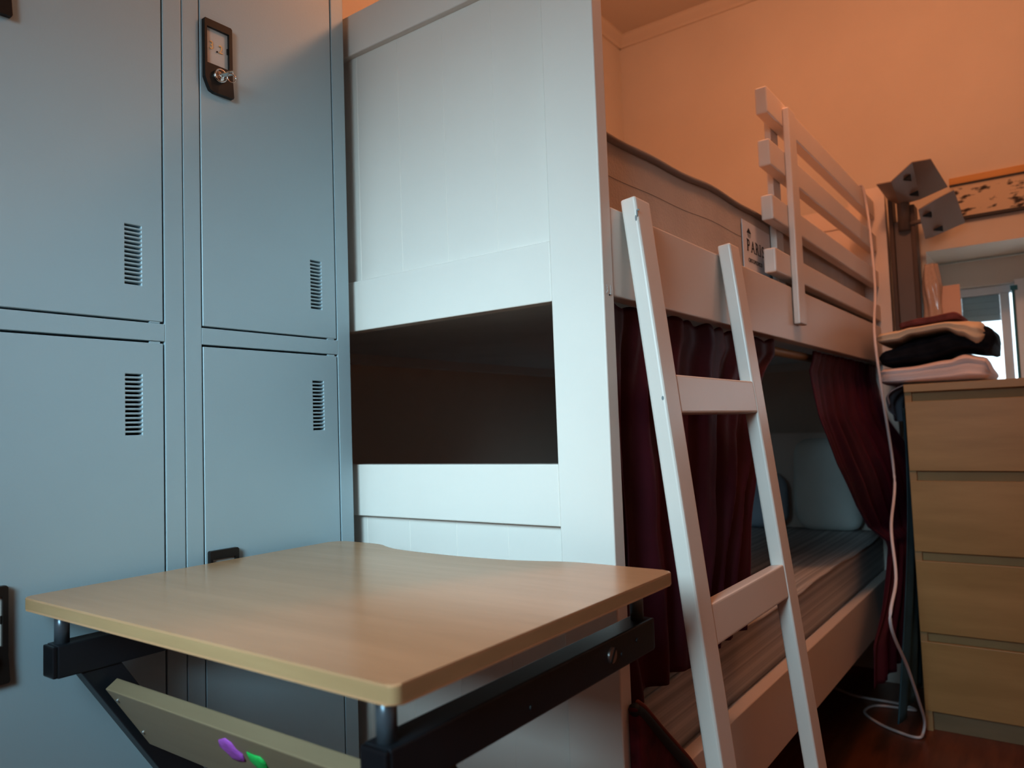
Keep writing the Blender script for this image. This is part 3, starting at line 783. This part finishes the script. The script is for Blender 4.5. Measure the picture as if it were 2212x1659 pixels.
# ------------------------------------------------------------------ bag between the headboard post and ladder
bag = empty('fabric_bag', (1.03, .488, 0), 'dark red and black cloth bag slumped by the bed rail next to the headboard post', 'bag')
def bag_bm(d0, d1):
    pts = [(.914, .0), (.914, .536), (.935, .520), (.986, .474), (1.030, .436), (1.073, .398), (1.105, .36), (1.13, .30), (1.135, .12), (1.12, .0)]
    b = BM(); prism(b, pts, 'y', d0, d1, .004, 3); return b
obj('body', bag_bm(.4800, .4960), M['bag'], bag, True)
pts = spline([(.916, .487, .533), (.935, .486, .519), (.986, .485, .473), (1.030, .484, .435), (1.073, .484, .397), (1.104, .484, .36), (1.13, .484, .30)], 6)
b = BM(); tube(b, pts, .0090, 10); obj('trim', b, M['bag_trim'], bag, True)
pts = [p + Vector((.0065, -.002, .0075)) for p in pts]
b = BM(); tube(b, pts, .0038, 8); obj('trim', b, M['piping_red'], bag, True)

# ------------------------------------------------------------------ white cable
pts = spline([(2.655, .505, 1.6665), (2.668, .496, 1.668), (2.674, .4905, 1.650), (2.680, .486, 1.600), (2.655, .476, 1.509), (2.560, .455, 1.315), (2.400, .436, 1.150), (2.365, .420, .974), (2.440, .415, .7315), (2.260, .400, .609), (2.137, .375, .497), (2.032, .375, .409), (2.213, .375, .256), (2.35, .375, .126),
              (2.43, .377, .050), (2.435, .383, .012), (2.411, .392, .005), (2.420, .435, .005), (2.461, .501, .005), (2.532, .556, .005), (2.600, .545, .005), (2.622, .500, .005), (2.627, .430, .005), (2.66, .48, .005), (2.667, .607, .005), (2.72, .70, .005)], 10)
b = BM(); tube(b, pts, .0042, 10)
o = obj('power_cable', b, M['cable'], None, True); tag(o, 'white cable hanging from the guard rail and looped on the floor', 'cable')

# ------------------------------------------------------------------ upright with bent white panels
colm = empty('grey_upright', (2.895, .42, 0), 'tall grey upright with brown edges between bunk bed and window', 'post')
b = BM(); box(b, 2.868, 2.93, .3865, .438, 0, 1.575, .002); obj('shaft', b, M['column'], colm)
b = BM(); box(b, 2.860, 2.93, .4385, .4520, 0, 1.66, .002); box(b, 2.862, 2.93, .3720, .3862, 1.0005, 1.625, .002); obj('edge_strip', b, M['column_side'], colm)
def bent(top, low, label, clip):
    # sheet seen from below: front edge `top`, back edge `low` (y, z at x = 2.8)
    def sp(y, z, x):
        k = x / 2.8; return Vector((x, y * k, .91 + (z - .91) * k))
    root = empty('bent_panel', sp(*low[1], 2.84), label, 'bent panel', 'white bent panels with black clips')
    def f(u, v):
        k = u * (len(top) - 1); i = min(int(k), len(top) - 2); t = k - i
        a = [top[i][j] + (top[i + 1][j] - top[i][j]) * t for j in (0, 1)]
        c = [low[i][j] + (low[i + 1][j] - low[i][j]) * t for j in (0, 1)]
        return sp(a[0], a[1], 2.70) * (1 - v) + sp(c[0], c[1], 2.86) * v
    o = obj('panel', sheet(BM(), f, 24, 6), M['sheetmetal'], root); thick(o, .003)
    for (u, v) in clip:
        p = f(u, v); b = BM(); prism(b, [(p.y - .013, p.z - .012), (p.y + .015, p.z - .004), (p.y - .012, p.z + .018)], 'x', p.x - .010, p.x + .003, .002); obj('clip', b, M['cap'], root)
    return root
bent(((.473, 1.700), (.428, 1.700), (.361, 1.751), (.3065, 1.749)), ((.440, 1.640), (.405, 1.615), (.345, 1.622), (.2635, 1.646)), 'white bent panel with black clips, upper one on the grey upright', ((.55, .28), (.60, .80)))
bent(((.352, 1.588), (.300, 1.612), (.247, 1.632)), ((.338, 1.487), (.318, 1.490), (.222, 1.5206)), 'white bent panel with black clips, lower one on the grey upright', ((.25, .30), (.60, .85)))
b = BM(); cyl(b, (2.865, .405, 1.540), (2.865, .405, 1.690), .020, n=20); cyl(b, (2.85, .33, 1.56), (2.87, .41, 1.56), .008, n=12)
o = obj('bracket', b, M['column'], colm, True)

# ------------------------------------------------------------------ on and by the window wall
pic = empty('framed_picture', (2.985, -.15, 1.65), 'long framed picture with dark scribbles above the window', 'picture')
b = BM(); box(b, 2.984, 2.9995, -.60, .276, 1.697, 1.721, .002); obj('frame_top', b, M['frame_gold'], pic)
b = BM(); box(b, 2.984, 2.9995, -.60, .276, 1.572, 1.583, .001); box(b, 2.983, 2.9995, -.60, .276, 1.6935, 1.697, .0005); obj('frame_edge', b, M['frame_dark'], pic)
b = BM(); box(b, 2.990, 2.9995, -.60, .274, 1.583, 1.694); obj('print', b, M['art'], pic)
b = BM(); box(b, 2.898, 2.902, .2585, .3165, 1.0005, 1.3385, .0008)
o = obj('card_sheet', b, M['card_salmon'], None); tag(o, 'salmon card standing behind the clothes pile in front of the window', 'card')
def bagf(u, v):
    a = 2 * PI * u
    rr = .028 * (.75 + .25 * math.sin(PI * v)) + .004 * math.sin(5 * a + 9 * v) + .003 * math.sin(17 * v)
    return Vector((2.885 + rr * math.cos(a) * .8, .338 + rr * math.sin(a), 1.0005 + .415 * v))
b = sheet(BM(), bagf, 36, 40); bmesh.ops.remove_doubles(b, verts=b.verts[:], dist=1e-5); bmesh.ops.holes_fill(b, edges=b.edges[:])
o = obj('plastic_bundle', b, M['plastic'], None, True); tag(o, 'shiny plastic-wrapped bundle standing beside the salmon card', 'bundle')

# ------------------------------------------------------------------ light
w = bpy.data.worlds.new('sky'); bpy.context.scene.world = w; w.use_nodes = True
nt = w.node_tree; bg = nt.nodes['Background']
bg.inputs['Color'].default_value = (.80, .93, 1.0, 1); bg.inputs['Strength'].default_value = 2.5

def area(name, loc, target, sx, sy, power, col, spread=180):
    l = bpy.data.lights.new(name, 'AREA'); l.shape = 'RECTANGLE'; l.size = sx; l.size_y = sy
    l.energy = power; l.color = col; l.spread = math.radians(spread)
    o = bpy.data.objects.new(name, l); COL.objects.link(o); o.location = loc
    o.rotation_euler = (Vector(target) - Vector(loc)).to_track_quat('-Z', 'Z').to_euler()
    return o
area('daylight_window', (-.78, .26, 1.35), (0.9, .80, .63), .98, .44, 6.7, (.46, .74, .87), 56)
area('sky_fill', (-.785, .20, 1.37), (1.2, .60, .80), .9, .40, .5, (.38, .72, 1.0), 160)  # added wide blue fill beside the daylight lamp, lifts the dark lower bunk
l = bpy.data.lights.new('ceiling_lamp', 'POINT'); l.energy = 23.5; l.color = (1.0, .46, .235); l.shadow_soft_size = .09
o = bpy.data.objects.new('ceiling_lamp', l); COL.objects.link(o); o.location = (1.68, .24, 2.40)

# ------------------------------------------------------------------ camera
F, PITCH, ROLL, YAW = 1631.43, .0594, -.0354, .6308
fw = Vector((math.cos(PITCH) * math.cos(YAW), math.cos(PITCH) * math.sin(YAW), math.sin(PITCH)))
r0 = Vector((math.sin(YAW), -math.cos(YAW), 0)); u0 = r0.cross(fw)
rt = math.cos(ROLL) * r0 + math.sin(ROLL) * u0; upv = -math.sin(ROLL) * r0 + math.cos(ROLL) * u0
cam = bpy.data.cameras.new('camera'); co = bpy.data.objects.new('camera', cam); COL.objects.link(co)
co.matrix_world = Matrix(((rt.x, upv.x, -fw.x, 0), (rt.y, upv.y, -fw.y, 0), (rt.z, upv.z, -fw.z, .91), (0, 0, 0, 1)))
cam.sensor_fit = 'HORIZONTAL'; cam.sensor_width = 36; cam.lens = F * 36 / 2212
cam.clip_start = .02
cam.dof.use_dof = True; cam.dof.focus_distance = 1.08; cam.dof.aperture_fstop = 5.6
bpy.context.scene.camera = co
sc = bpy.context.scene
sc.view_settings.view_transform = 'Standard'
sc.view_settings.look = 'None'
sc.view_settings.gamma = .80
